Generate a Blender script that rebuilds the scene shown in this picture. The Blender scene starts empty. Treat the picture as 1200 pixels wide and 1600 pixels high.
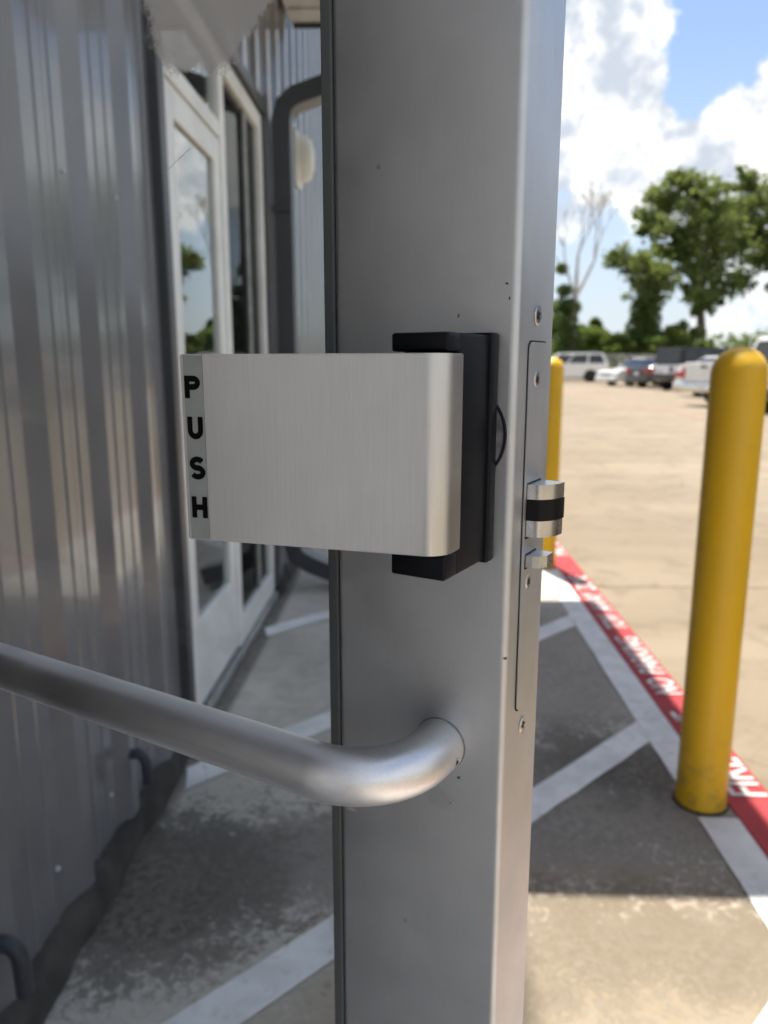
import bpy, bmesh, math, random
from mathutils import Vector, Matrix
random.seed(7)
R = math.radians
scene = bpy.context.scene
COL = scene.collection

# ------------------------------------------------------------------ camera
CAM_H, F, PITCH, YAW = 1.17, 1162.0, math.atan(229 / 1162.0), R(2.0)
cam_d = bpy.data.cameras.new('camera')
cam = bpy.data.objects.new('camera', cam_d); COL.objects.link(cam)
cam.location = (0, 0, CAM_H)
cam.rotation_euler = (R(90) - PITCH, 0, YAW)
cam_d.sensor_fit = 'VERTICAL'; cam_d.sensor_height = 36.0; cam_d.sensor_width = 27.0
cam_d.lens = 36.0 * F / 1600.0
cam_d.clip_start = 0.01; cam_d.clip_end = 3000
cam_d.dof.use_dof = True; cam_d.dof.focus_distance = 0.335; cam_d.dof.aperture_fstop = 10.0
scene.camera = cam

# ------------------------------------------------------------------ light, sky, exposure
SUN = Vector((-0.10, 0.285, 1.0)).normalized()
EL = math.asin(SUN.z); AZ = math.atan2(SUN.x, SUN.y)
sun_d = bpy.data.lights.new('sun', 'SUN'); sun_d.energy = 2.0; sun_d.angle = R(0.53); sun_d.color = (1.0, 0.93, 0.82)
sun = bpy.data.objects.new('sun', sun_d); COL.objects.link(sun)
sun.rotation_euler = SUN.to_track_quat('Z', 'Y').to_euler()
sun.location = (0, 0, 30)
vs = scene.view_settings
vs.view_transform = 'Standard'; vs.look = 'None'; vs.gamma = 1.0; vs.use_curve_mapping = False; vs.exposure = 2.05
cy = scene.cycles; cy.max_bounces = 6; cy.diffuse_bounces = 3; cy.adaptive_threshold = .025; cy.glossy_bounces = 3; cy.transmission_bounces = 3; cy.transparent_max_bounces = 8; cy.caustics_reflective = False; cy.caustics_refractive = False

def pix_dir(u, v):
    x = (u - 600) / F; up = (800 - v) / F
    wy = math.cos(PITCH) + up * math.sin(PITCH); wz = -math.sin(PITCH) + up * math.cos(PITCH)
    return Vector((x * math.cos(YAW) - wy * math.sin(YAW), x * math.sin(YAW) + wy * math.cos(YAW), wz))
def at(u, v, Y):
    d = pix_dir(u, v); return Vector((0, 0, CAM_H)) + d * (Y / d.y)

world = bpy.data.worlds.new('World'); scene.world = world; world.use_nodes = True
nt = world.node_tree; nt.nodes.clear()
def N(nt, typ, **kw):
    n = nt.nodes.new(typ)
    for k, v in kw.items():
        if k == 'inp':
            for a, b in v.items(): n.inputs[a].default_value = b
        else: setattr(n, k, v)
    return n
def L(nt, a, b): nt.links.new(a, b)
def mth(nt, op, a, b=None, c=None, clamp=False):
    n = nt.nodes.new('ShaderNodeMath'); n.operation = op; n.use_clamp = clamp
    for i, s in enumerate((a, b, c)):
        if s is None: continue
        if isinstance(s, (int, float)): n.inputs[i].default_value = s
        else: nt.links.new(s, n.inputs[i])
    return n.outputs[0]
def smooth(nt, v, lo, hi, a=0.0, b=1.0):
    n = nt.nodes.new('ShaderNodeMapRange'); n.interpolation_type = 'SMOOTHSTEP'
    nt.links.new(v, n.inputs[0])
    for i, x in enumerate((lo, hi, a, b)): n.inputs[i + 1].default_value = x
    return n.outputs[0]
def mixc(nt, f, a, b, blend='MIX'):
    n = nt.nodes.new('ShaderNodeMix'); n.data_type = 'RGBA'; n.blend_type = blend
    for s, i in ((f, 0), (a, 6), (b, 7)):
        if isinstance(s, (int, float)): n.inputs[i].default_value = s
        elif isinstance(s, tuple): n.inputs[i].default_value = (*s[:3], 1)
        else: nt.links.new(s, n.inputs[i])
    return n.outputs[2]
def noise(nt, vec, scale, detail=4, rough=.55, dist=0.0):
    n = N(nt, 'ShaderNodeTexNoise', inp={'Scale': scale, 'Detail': detail, 'Roughness': rough, 'Distortion': dist})
    if vec is not None: nt.links.new(vec, n.inputs['Vector'])
    return n.outputs['Fac']

sky = N(nt, 'ShaderNodeTexSky', sky_type='NISHITA', sun_disc=False, sun_elevation=EL, sun_rotation=AZ, air_density=1.0, dust_density=0.6, ozone_density=2.6)
world.cycles.sampling_method = 'MANUAL'; world.cycles.sample_map_resolution = 256
bg1 = N(nt, 'ShaderNodeBackground', inp={'Strength': 0.051}); L(nt, mixc(nt, 1.0, sky.outputs[0], (1.02, .955, .93), 'MULTIPLY'), bg1.inputs[0])
tc = N(nt, 'ShaderNodeTexCoord'); D = tc.outputs['Generated']
big = noise(nt, D, 2.3, 2, .5)
mid = noise(nt, D, 11.0, 5, .60)
fine = noise(nt, D, 34.0, 3, .6)
# heaped clouds: soft mounds given by direction, edges broken by noise; the general field covers the rest of the sky
dens = smooth(nt, big, .40, .56, 0, .62)
sep = N(nt, 'ShaderNodeSeparateXYZ'); L(nt, D, sep.inputs[0])
for (u, v, r) in ((1130, 30, 190), (1180, -250, 300), (200, -500, 350)):      # clear gaps in the general field
    dt = N(nt, 'ShaderNodeVectorMath', operation='DISTANCE'); L(nt, D, dt.inputs[0]); dt.inputs[1].default_value = pix_dir(u, v).normalized()
    dens = mth(nt, 'MULTIPLY', dens, smooth(nt, dt.outputs['Value'], r / F * .5, r / F * 1.15))
MOUNDS = [(925, 60, 105, 1.0), (900, 190, 110, 1.0), (985, 130, 62, .8), (1000, 215, 62, .85), (900, -120, 150, 1.0), (1085, 245, 62, 1.0), (1150, 225, 75, 1.0), (1215, 235, 85, 1.0),
          (1030, 290, 70, .8), (1330, 200, 150, 1.0), (1500, 260, 160, 1.0), (1140, 320, 110, .7), (900, 330, 60, .5), (700, 60, 170, 1.0), (500, 160, 150, .8)]
for (u, v, r, s) in MOUNDS:
    c = pix_dir(u, v).normalized()
    dt = N(nt, 'ShaderNodeVectorMath', operation='DISTANCE'); L(nt, D, dt.inputs[0]); dt.inputs[1].default_value = c
    rad = r / F * .93
    m = smooth(nt, dt.outputs['Value'], rad * 1.35, rad * .35, 0, s)
    dens = mth(nt, 'MAXIMUM', dens, m)
d2 = mth(nt, 'ADD', dens, mth(nt, 'MULTIPLY', mth(nt, 'SUBTRACT', mid, .5), 1.7))
d2 = mth(nt, 'ADD', d2, mth(nt, 'MULTIPLY', mth(nt, 'SUBTRACT', fine, .5), .55))
alpha = smooth(nt, d2, .34, .58)
# pale haze towards the horizon
hz = smooth(nt, sep.outputs['Z'], .38, .03, 0, .75)
alpha = mth(nt, 'MULTIPLY', alpha, smooth(nt, sep.outputs['Z'], .03, .24, .45, 1))
bil = noise(nt, D, 17.0, 3, .5)
shade = smooth(nt, mth(nt, 'ADD', mth(nt, 'MULTIPLY', bil, .75), mth(nt, 'MULTIPLY', fine, .25)), .36, .60)
ccol = mixc(nt, shade, (.50, .55, .62), (1.0, .99, .97))
bg2 = N(nt, 'ShaderNodeBackground', inp={'Strength': .325}); L(nt, ccol, bg2.inputs[0])
bg3 = N(nt, 'ShaderNodeBackground', inp={'Color': (.66, .74, .84, 1), 'Strength': .25}); mh = N(nt, 'ShaderNodeMixShader'); L(nt, hz, mh.inputs[0]); L(nt, bg1.outputs[0], mh.inputs[1]); L(nt, bg3.outputs[0], mh.inputs[2])
mx = N(nt, 'ShaderNodeMixShader'); L(nt, alpha, mx.inputs[0]); L(nt, mh.outputs[0], mx.inputs[1]); L(nt, bg2.outputs[0], mx.inputs[2])
wo = N(nt, 'ShaderNodeOutputWorld'); L(nt, mx.outputs[0], wo.inputs[0])

# ------------------------------------------------------------------ helpers
def obj(name, bm, mat, parent=None, loc=None, smoothang=None, kind=None):
    if isinstance(bm, bpy.types.Mesh): me = bm
    else:
        me = bpy.data.meshes.new(name)
        bmesh.ops.recalc_face_normals(bm, faces=bm.faces[:])
        bm.to_mesh(me); bm.free()
        for m in (mat if isinstance(mat, (list, tuple)) else [mat]): me.materials.append(m)
        if smoothang is not None:
            me.shade_smooth(); me.set_sharp_from_angle(angle=R(smoothang))
    o = bpy.data.objects.new(name, me); COL.objects.link(o)
    if parent is not None: o.parent = parent
    if loc is not None: o.location = loc
    if kind: o['kind'] = kind
    return o
def thing(name, label, cat, loc=(0, 0, 0), rz=0.0, group=None):
    o = bpy.data.objects.new(name, None); COL.objects.link(o)
    o.location = loc; o.rotation_euler = (0, 0, rz); o.empty_display_size = .1
    tag(o, label, cat, group); return o
def tag(o, label, cat, group=None):
    o['label'] = label; o['category'] = cat
    if group: o['group'] = group
    return o
def box(bm, x0, x1, y0, y1, z0, z1, bev=0.0, seg=2, mi=0):
    vs_ = [bm.verts.new(p) for p in ((x0, y0, z0), (x1, y0, z0), (x1, y1, z0), (x0, y1, z0), (x0, y0, z1), (x1, y0, z1), (x1, y1, z1), (x0, y1, z1))]
    fs = [bm.faces.new([vs_[i] for i in f]) for f in ((0, 3, 2, 1), (4, 5, 6, 7), (0, 1, 5, 4), (1, 2, 6, 5), (2, 3, 7, 6), (3, 0, 4, 7))]
    for f in fs: f.material_index = mi
    if bev > 0:
        es = list({e for f in fs for e in f.edges})
        bmesh.ops.bevel(bm, geom=es, offset=bev, segments=seg, affect='EDGES', profile=.5)
def bx(*a, **k):
    bm = bmesh.new(); box(bm, *a, **k); return bm
def prism(bm, pts, z0, z1, axis='z', mi=0):
    def P(a, b, c): return {'z': (a, b, c), 'y': (a, c, b), 'x': (c, a, b)}[axis]
    lo = [bm.verts.new(P(a, b, z0)) for a, b in pts]; hi = [bm.verts.new(P(a, b, z1)) for a, b in pts]
    n = len(pts); fs = []
    for i in range(n): fs.append(bm.faces.new((lo[i], lo[(i + 1) % n], hi[(i + 1) % n], hi[i])))
    fs.append(bm.faces.new(lo[::-1])); fs.append(bm.faces.new(hi))
    for f in fs: f.material_index = mi
    return fs
def tube(bm, pts, rad, seg=12, caps=True, mi=0):
    pts = [Vector(p) for p in pts]; n = len(pts)
    rads = rad if isinstance(rad, (list, tuple)) else [rad] * n
    rings = []; prev = None
    for i, p in enumerate(pts):
        t = (pts[min(i + 1, n - 1)] - pts[max(i - 1, 0)]).normalized()
        if prev is None:
            a = Vector((0, 0, 1)) if abs(t.z) < .9 else Vector((1, 0, 0))
            u = t.cross(a).normalized()
        else: u = (prev - t * prev.dot(t)).normalized()
        prev = u; w = t.cross(u)
        rings.append([bm.verts.new(p + (u * math.cos(2 * math.pi * k / seg) + w * math.sin(2 * math.pi * k / seg)) * rads[i]) for k in range(seg)])
    for i in range(n - 1):
        for k in range(seg):
            f = bm.faces.new((rings[i][k], rings[i][(k + 1) % seg], rings[i + 1][(k + 1) % seg], rings[i + 1][k])); f.material_index = mi
    if caps:
        bm.faces.new(rings[0][::-1]).material_index = mi; bm.faces.new(rings[-1]).material_index = mi
def lathe(bm, prof, seg=32, axis='z', centre=(0, 0, 0), mi=0, cap=True):
    rings = []; cx, cy, cz = centre
    for r, h in prof:
        ring = []
        for k in range(seg):
            a = 2 * math.pi * k / seg; c, s = r * math.cos(a), r * math.sin(a)
            p = {'z': (c, s, h), 'y': (c, h, s), 'x': (h, c, s)}[axis]
            ring.append(bm.verts.new((p[0] + cx, p[1] + cy, p[2] + cz)))
        rings.append(ring)
    for i in range(len(rings) - 1):
        for k in range(seg):
            bm.faces.new((rings[i][k], rings[i][(k + 1) % seg], rings[i + 1][(k + 1) % seg], rings[i + 1][k])).material_index = mi
    for rg in (rings[0], rings[-1]):
        if cap and prof[rings.index(rg)][0] > 1e-5: bm.faces.new(rg).material_index = mi
    bmesh.ops.remove_doubles(bm, verts=[v for rg in (rings[0], rings[-1]) for v in rg if v.is_valid], dist=1e-6)
def bez(p0, p1, p2, n):
    p0, p1, p2 = Vector(p0), Vector(p1), Vector(p2)
    return [p0 * (1 - t) ** 2 + p1 * 2 * t * (1 - t) + p2 * t * t for t in [i / n for i in range(n + 1)]]

def text_mesh(s, name, width, height, mat, thick=0.0, bold=0.0, flip=False):
    """letters as a flat mesh, centred, scaled to width x height (x right, y up)"""
    cu = bpy.data.curves.new(name, 'FONT'); cu.body = s; cu.align_x = 'CENTER'; cu.offset = bold; cu.extrude = thick; cu.resolution_u = 3
    o = bpy.data.objects.new(name, cu); COL.objects.link(o)
    dg = bpy.context.evaluated_depsgraph_get(); dg.update()
    me = bpy.data.meshes.new_from_object(o.evaluated_get(dg))
    bpy.data.objects.remove(o); bpy.data.curves.remove(cu)
    xs = [v.co.x for v in me.vertices]; ys = [v.co.y for v in me.vertices]
    cx, cy = (min(xs) + max(xs)) / 2, (min(ys) + max(ys)) / 2
    sx, sy = width / (max(xs) - min(xs)) if width else None, height / (max(ys) - min(ys))
    if sx is None: sx = sy
    for v in me.vertices: v.co = Vector(((v.co.x - cx) * sx, (v.co.y - cy) * sy, v.co.z))
    me.materials.clear(); me.materials.append(mat); me.name = name
    return me

# ------------------------------------------------------------------ materials
def mat(name, col, rough=.5, metal=0.0, spec=.5, coat=0.0, var=0.0, vscale=8.0, bump=0.0, bscale=60.0, extra=None):
    m = bpy.data.materials.new(name); m.use_nodes = True; nt = m.node_tree
    b = nt.nodes['Principled BSDF']; b.inputs['Roughness'].default_value = rough; b.inputs['Metallic'].default_value = metal
    b.inputs['Specular IOR Level'].default_value = spec; b.inputs['Coat Weight'].default_value = coat; b.inputs['Coat Roughness'].default_value = .08
    tcn = N(nt, 'ShaderNodeTexCoord'); O = tcn.outputs['Object']
    c = col
    nz = noise(nt, O, vscale, 5, .6)
    lo = tuple(x * (1 - var) for x in col); hi = tuple(min(1, x * (1 + var)) for x in col)
    c = mixc(nt, smooth(nt, nz, .3, .7), lo, hi)
    L(nt, c, b.inputs['Base Color'])
    if bump:
        bn = N(nt, 'ShaderNodeBump', inp={'Strength': bump, 'Distance': .002}); L(nt, noise(nt, O, bscale, 4), bn.inputs['Height']); L(nt, bn.outputs[0], b.inputs['Normal'])
    if extra: extra(nt, b, O, c)
    return m
def concrete(name, lo, hi, stains=True, masks=(), mott=1.0):
    def ex(nt, b, O, c):
        n1 = noise(nt, O, 1.1, 6, .62); n2 = noise(nt, O, 6.5, 9, .68, .6); n3 = noise(nt, O, 90, 3, .6); n4 = noise(nt, O, 24, 8, .65); n6 = noise(nt, O, 48, 6, .7, .5)
        base = mixc(nt, smooth(nt, n1, .3, .7), lo, hi)
        base = mixc(nt, smooth(nt, n3, .25, .75, .0, .30), base, tuple(x * .62 for x in lo))
        if stains:
            sm = smooth(nt, mth(nt, 'ADD', mth(nt, 'MULTIPLY', n2, .7), mth(nt, 'MULTIPLY', n4, .3)), .42, .62, 0, .62 * mott)
            base = mixc(nt, sm, base, tuple(x * .42 for x in lo))
        sp = N(nt, 'ShaderNodeSeparateXYZ'); L(nt, O, sp.inputs[0])
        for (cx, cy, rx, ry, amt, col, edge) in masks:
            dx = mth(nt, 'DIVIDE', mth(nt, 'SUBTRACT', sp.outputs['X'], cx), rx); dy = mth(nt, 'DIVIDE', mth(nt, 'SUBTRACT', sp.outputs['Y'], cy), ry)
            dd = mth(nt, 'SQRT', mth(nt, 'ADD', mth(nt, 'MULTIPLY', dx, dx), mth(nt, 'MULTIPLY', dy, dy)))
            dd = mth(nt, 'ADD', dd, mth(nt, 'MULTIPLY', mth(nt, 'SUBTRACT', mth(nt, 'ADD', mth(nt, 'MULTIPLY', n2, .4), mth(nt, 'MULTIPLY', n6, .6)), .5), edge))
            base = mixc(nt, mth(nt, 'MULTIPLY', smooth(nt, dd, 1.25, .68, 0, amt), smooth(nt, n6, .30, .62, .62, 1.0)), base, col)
        L(nt, base, b.inputs['Base Color'])
        bn = N(nt, 'ShaderNodeBump', inp={'Strength': .35, 'Distance': .004}); L(nt, mth(nt, 'ADD', n3, n4), bn.inputs['Height']); L(nt, bn.outputs[0], b.inputs['Normal'])
    return mat(name, hi, .9, spec=.25, extra=ex)
def worn_paint(name, col, under, wear=.35, rough=.75, scale=30):
    def ex(nt, b, O, c):
        n1 = noise(nt, O, scale, 9, .7, .3); n2 = noise(nt, O, 5, 4, .6)
        k = smooth(nt, mth(nt, 'ADD', mth(nt, 'MULTIPLY', n1, .75), mth(nt, 'MULTIPLY', n2, .25)), .70 - wear * .4, .80 - wear * .2, 0, .75)
        tint = mixc(nt, smooth(nt, noise(nt, O, 9, 6, .6), .35, .7), col, tuple(x * .8 for x in col))
        L(nt, mixc(nt, k, tint, under), b.inputs['Base Color'])
        bn = N(nt, 'ShaderNodeBump', inp={'Strength': .25, 'Distance': .003}); L(nt, noise(nt, O, 70, 4), bn.inputs['Height']); L(nt, bn.outputs[0], b.inputs['Normal'])
    return mat(name, col, rough, spec=.3, extra=ex)
SPOTS = [(-.0057, 1.2056, .0008, .0005, (.05, .05, .055), .95), (-.0042, 1.1993, .0005, .0008, (.05, .05, .055), .95), (-.0290, 1.1925, .0007, .0010, (.12, .12, .13), .8), (-.0012, 1.0300, .0007, .0007, (.05, .05, .055), .9),
         (-.0905, .9200, .0030, .0012, (.95, .95, .95), .7), (-.0285, .9440, .0006, .0005, (.06, .06, .06), .9), (-.0240, .9600, .0011, .0009, (.08, .07, .06), .8), (-.072, 1.262, .0011, .0012, (.25, .25, .26), .6), (-.055, .862, .0010, .0014, (.3, .3, .3), .6), (-.035, .945, .008, .006, (.45, .44, .43), .35), (-.02, .990, .006, .010, (.45, .44, .43), .3)]
def aluminium(name, col, rough, grain=None, specks=False, smudge=.06, gamt=.22):
    def ex(nt, b, O, c):
        mp = N(nt, 'ShaderNodeMapping'); L(nt, O, mp.inputs[0])
        base = col
        cl = mixc(nt, smooth(nt, noise(nt, O, 22, 5, .6), .3, .75), col, tuple(x * (1 - smudge * 2) for x in col))
        if grain:
            mp.inputs['Scale'].default_value = grain
            g = noise(nt, mp.outputs[0], 1.0, 3, .7)
            cl = mixc(nt, smooth(nt, g, .25, .75, 0, gamt), cl, tuple(x * .62 for x in col))
            bn = N(nt, 'ShaderNodeBump', inp={'Strength': .12, 'Distance': .0004}); L(nt, g, bn.inputs['Height']); L(nt, bn.outputs[0], b.inputs['Normal'])
        if specks:
            sp = N(nt, 'ShaderNodeSeparateXYZ'); L(nt, O, sp.inputs[0]); wob = mth(nt, 'MULTIPLY', mth(nt, 'SUBTRACT', noise(nt, O, 900, 3, .6), .5), .0022)
            for (x, z, rx, rz, colr, amt) in SPOTS:
                dx = mth(nt, 'DIVIDE', mth(nt, 'SUBTRACT', sp.outputs['X'], x), rx / .001); dz = mth(nt, 'DIVIDE', mth(nt, 'SUBTRACT', sp.outputs['Z'], z), rz / .001)
                dd = mth(nt, 'ADD', mth(nt, 'SQRT', mth(nt, 'ADD', mth(nt, 'MULTIPLY', dx, dx), mth(nt, 'MULTIPLY', dz, dz))), wob)
                cl = mixc(nt, smooth(nt, dd, .0012, .0007, 0, amt), cl, colr)
        L(nt, cl, b.inputs['Base Color'])
        L(nt, smooth(nt, noise(nt, O, 12, 6, .6), .3, .7, rough * .88, rough * 1.15), b.inputs['Roughness'])
    return mat(name, col, rough, 1.0, extra=ex)
def glass(name, tint=(.93, .96, .95), refl=1.0, rough=0.0, dirt_and_reflection=None):
    m = bpy.data.materials.new(name); m.use_nodes = True; nt = m.node_tree; nt.nodes.clear()
    out = N(nt, 'ShaderNodeOutputMaterial')
    tr = N(nt, 'ShaderNodeBsdfTransparent', inp={'Color': (*tint, 1)}); gl = N(nt, 'ShaderNodeBsdfGlossy', inp={'Roughness': rough, 'Color': (1, 1, 1, 1)})
    fr = N(nt, 'ShaderNodeFresnel', inp={'IOR': 1.5}); ge = N(nt, 'ShaderNodeNewGeometry')
    k = mth(nt, 'MULTIPLY', mth(nt, 'MULTIPLY', fr.outputs[0], refl), mth(nt, 'SUBTRACT', 1.0, ge.outputs['Backfacing']), clamp=True)
    mx = N(nt, 'ShaderNodeMixShader'); L(nt, k, mx.inputs[0]); L(nt, tr.outputs[0], mx.inputs[1]); L(nt, gl.outputs[0], mx.inputs[2])
    res = mx.outputs[0]
    if dirt_and_reflection:
        df = N(nt, 'ShaderNodeBsdfDiffuse', inp={'Color': (.55, .54, .52, 1)})
        tcn = N(nt, 'ShaderNodeTexCoord'); f = mth(nt, 'MULTIPLY', dirt_and_reflection(nt, tcn.outputs['Object']), mth(nt, 'SUBTRACT', 1.0, ge.outputs['Backfacing']))
        m2 = N(nt, 'ShaderNodeMixShader'); L(nt, f, m2.inputs[0]); L(nt, res, m2.inputs[1]); L(nt, df.outputs[0], m2.inputs[2]); res = m2.outputs[0]
    L(nt, res, out.inputs[0]); return m

M = {}
CONC_LO, CONC_HI = (.262, .213, .155), (.335, .282, .212)
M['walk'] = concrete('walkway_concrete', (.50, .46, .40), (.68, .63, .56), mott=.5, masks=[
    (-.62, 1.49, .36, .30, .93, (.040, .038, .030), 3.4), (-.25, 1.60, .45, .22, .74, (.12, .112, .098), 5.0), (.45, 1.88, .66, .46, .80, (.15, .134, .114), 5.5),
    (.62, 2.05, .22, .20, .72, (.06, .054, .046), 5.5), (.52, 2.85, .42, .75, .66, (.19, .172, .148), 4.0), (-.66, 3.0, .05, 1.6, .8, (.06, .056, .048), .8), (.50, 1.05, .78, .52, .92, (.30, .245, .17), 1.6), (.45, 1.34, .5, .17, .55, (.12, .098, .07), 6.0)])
M['lot'] = concrete('lot_concrete', CONC_LO, CONC_HI, mott=.55)
M['joint'] = mat('joint_filler', (.06, .055, .05), .95, var=.3)
M['kerbside'] = concrete('kerb_concrete', CONC_LO, CONC_HI)
M['red'] = worn_paint('red_kerb_paint', (.44, .058, .065), (.28, .16, .12), .26)
M['white'] = worn_paint('white_line_paint', (.82, .82, .81), (.34, .31, .26), .42)
M['wlet'] = worn_paint('white_stencil_paint', (.80, .78, .76), (.55, .20, .20), .22)
M['fadered'] = worn_paint('faded_red_line', (.34, .215, .16), (.30, .245, .175), .8)
M['grass'] = mat('grass', (.075, .10, .03), .95, var=.45, vscale=.8, bump=.6, bscale=5)
def yellow_scuffed(nt, b, O, c):
    sp = N(nt, 'ShaderNodeSeparateXYZ'); L(nt, O, sp.inputs[0])
    mp = N(nt, 'ShaderNodeMapping', inp={'Scale': (9, 9, 55)}); L(nt, O, mp.inputs[0]); sc_ = noise(nt, mp.outputs[0], 1.0, 5, .7)
    n1 = noise(nt, O, 16, 7, .7)
    base = mixc(nt, smooth(nt, noise(nt, O, 3.5, 4), .35, .7), (.86, .51, .010), (.80, .48, .02))
    base = mixc(nt, smooth(nt, sc_, .64, .70, 0, .35), base, (.50, .36, .10))
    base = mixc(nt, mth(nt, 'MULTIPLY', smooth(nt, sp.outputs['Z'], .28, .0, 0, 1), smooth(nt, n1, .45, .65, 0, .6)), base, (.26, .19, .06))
    L(nt, base, b.inputs['Base Color']); L(nt, smooth(nt, n1, .3, .7, .34, .52), b.inputs['Roughness'])
M['yellow'] = mat('yellow_plastic', (.80, .47, .012), .42, bump=.04, bscale=120, extra=yellow_scuffed)
M['clad'] = mat('grey_painted_steel', (.160, .158, .168), .25, spec=.6, coat=.5, var=.10, vscale=3.0, bump=.05, bscale=25)
M['trim'] = mat('dark_grey_trim', (.045, .047, .054), .4, spec=.5, var=.12)
M['found'] = mat('dark_foundation', (.035, .032, .028), .95, var=.55, vscale=14, bump=1.0, bscale=18)
M['cream'] = mat('cream_painted_aluminium', (.84, .83, .80), .42, spec=.5, var=.09, vscale=5)
M['sill'] = mat('weathered_sill', (.30, .30, .29), .5, metal=.3, var=.25, vscale=16)
M['pipe'] = mat('charcoal_downspout', (.045, .048, .056), .42, spec=.5, var=.1)
M['navy'] = mat('navy_rubber_pipe', (.022, .026, .038), .5, var=.2)
M['lamp'] = mat('ivory_lamp_plastic', (.86, .84, .78), .35, var=.06)
M['soffit'] = mat('canopy_underside', (.62, .61, .60), .6, var=.12)
M['interior'] = mat('interior_paint', (.66, .65, .62), .8, var=.1, vscale=1)
M['carpet'] = mat('interior_floor', (.40, .38, .35), .9, var=.2)
M['alu'] = aluminium('clear_anodised_aluminium', (.61, .625, .63), .50, grain=(700, 700, 25), specks=True, smudge=.045, gamt=.08)
M['bar'] = aluminium('satin_aluminium_bar', (.84, .845, .855), .43, grain=(14, 700, 700))
M['paddle'] = aluminium('brushed_aluminium', (.63, .635, .635), .38, grain=(1500, 1500, 30), smudge=.03)
M['zinc'] = aluminium('zinc_plated_steel', (.60, .60, .59), .26, smudge=.25)
M['steel'] = aluminium('screw_steel', (.55, .54, .52), .32)
M['black'] = mat('black_plastic', (.006, .007, .010), .42, spec=.16, var=.1, bump=.08, bscale=900)
M['blackmetal'] = mat('black_polymer_strip', (.005, .005, .006), .35, spec=.2, var=.2)
M['slot'] = mat('dark_recess', (.006, .006, .006), .8, var=.1)
M['gasket'] = mat('dark_glazing_rubber', (.082, .090, .090), .6, var=.12)
M['ringgrey'] = mat('worn_grey_collar', (.24, .24, .245), .5, metal=.2, var=.45, vscale=160)
M['label'] = mat('grey_green_label', (.25, .275, .265), .36, spec=.5, var=.06, vscale=60)
M['ink'] = mat('black_ink', (.002, .002, .002), .6, spec=.1, var=.1)
M['bark'] = mat('bark', (.13, .105, .08), .9, var=.35, vscale=6, bump=.8, bscale=12)
M['deadbark'] = mat('bleached_bark', (.42, .39, .35), .9, var=.25, vscale=3)
M['tyre'] = mat('tyre_rubber', (.018, .018, .018), .8, var=.2)
M['rim'] = mat('alloy_rim', (.55, .55, .56), .3, metal=.9, var=.1)
M['carglass'] = mat('dark_car_glass', (.012, .014, .016), .06, spec=.6, var=.1)
M['taillight'] = mat('red_lamp_lens', (.42, .012, .018), .18, coat=.6, var=.1)
M['headlight'] = mat('clear_lamp_lens', (.62, .66, .72), .12, coat=.7, var=.05)
M['chrome'] = mat('chrome', (.72, .72, .72), .14, metal=1.0, var=.04)
M['carblack'] = mat('black_car_trim', (.02, .02, .022), .5, var=.15)
M['plate'] = mat('number_plate', (.68, .69, .70), .4, var=.04)
M['galv'] = mat('galvanised_steel', (.50, .51, .52), .4, metal=.6, var=.12)
def paint(name, col): return mat(name, col, .28, spec=.5, coat=.7, var=.025, vscale=2)
M['pwhite'] = paint('white_car_paint', (.74, .735, .71)); M['psilver'] = paint('silver_car_paint', (.58, .585, .59)); M['pdark'] = paint('charcoal_car_paint', (.028, .030, .036))
M['ptan'] = paint('pewter_car_paint', (.33, .31, .285))
def leafmat(name, a, b, sc=.5):
    m = bpy.data.materials.new(name); m.use_nodes = True; nt = m.node_tree; p = nt.nodes['Principled BSDF']
    p.inputs['Roughness'].default_value = .6; p.inputs['Specular IOR Level'].default_value = .25
    tcn = N(nt, 'ShaderNodeTexCoord'); n = noise(nt, tcn.outputs['Object'], sc, 4, .6)
    c = mixc(nt, smooth(nt, n, .32, .68), a, b); L(nt, c, p.inputs['Base Color'])
    tl = N(nt, 'ShaderNodeBsdfTranslucent'); L(nt, mixc(nt, .6, c, (.30, .38, .08)), tl.inputs[0])
    mx = N(nt, 'ShaderNodeMixShader', inp={0: .5}); L(nt, p.outputs[0], mx.inputs[1]); L(nt, tl.outputs[0], mx.inputs[2])
    L(nt, mx.outputs[0], nt.nodes['Material Output'].inputs[0]); return m
M['leaf'] = leafmat('tree_leaves', (.13, .165, .055), (.185, .215, .085))
M['leafdark'] = leafmat('ivy_leaves', (.055, .085, .03), (.10, .14, .05))
M['leafbright'] = leafmat('shrub_leaves', (.09, .14, .03), (.16, .21, .05))

# ------------------------------------------------------------------ ground, lot, walkway, kerb
SLOPE = .006
def lotz(Y): return -.12 + SLOPE * Y
def lot_at(u, v):
    d = pix_dir(u, v); k = (CAM_H + .12) / (SLOPE * d.y - d.z); return Vector((0, 0, CAM_H)) + d * k
bm = bmesh.new()
for p in ((-600, -300), (600, -300), (600, 900), (-600, 900)): bm.verts.new((p[0], p[1], lotz(p[1]) - .16))
bm.faces.new(bm.verts[:]); obj('ground', bm, M['grass'], kind='structure')
bm = bmesh.new()
for p in ((1.0, -24), (48, -24), (48, 56), (1.0, 56)): bm.verts.new((p[0], p[1], lotz(p[1]) - .05))
bm.faces.new(bm.verts[:]); lot = obj('parking_lot', bm, M['joint'], kind='structure')
slab_w, slab_l, gap = 3.9, 4.3, .012
shear = Matrix.Identity(4); shear[2][1] = SLOPE
sm = bmesh.new(); box(sm, 0, slab_w - gap, 0, slab_l - gap, -.10, 0, .006, 1); bmesh.ops.transform(sm, matrix=shear, verts=sm.verts[:])
me = bpy.data.meshes.new('slab'); bmesh.ops.recalc_face_normals(sm, faces=sm.faces[:]); sm.to_mesh(me); sm.free()
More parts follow.
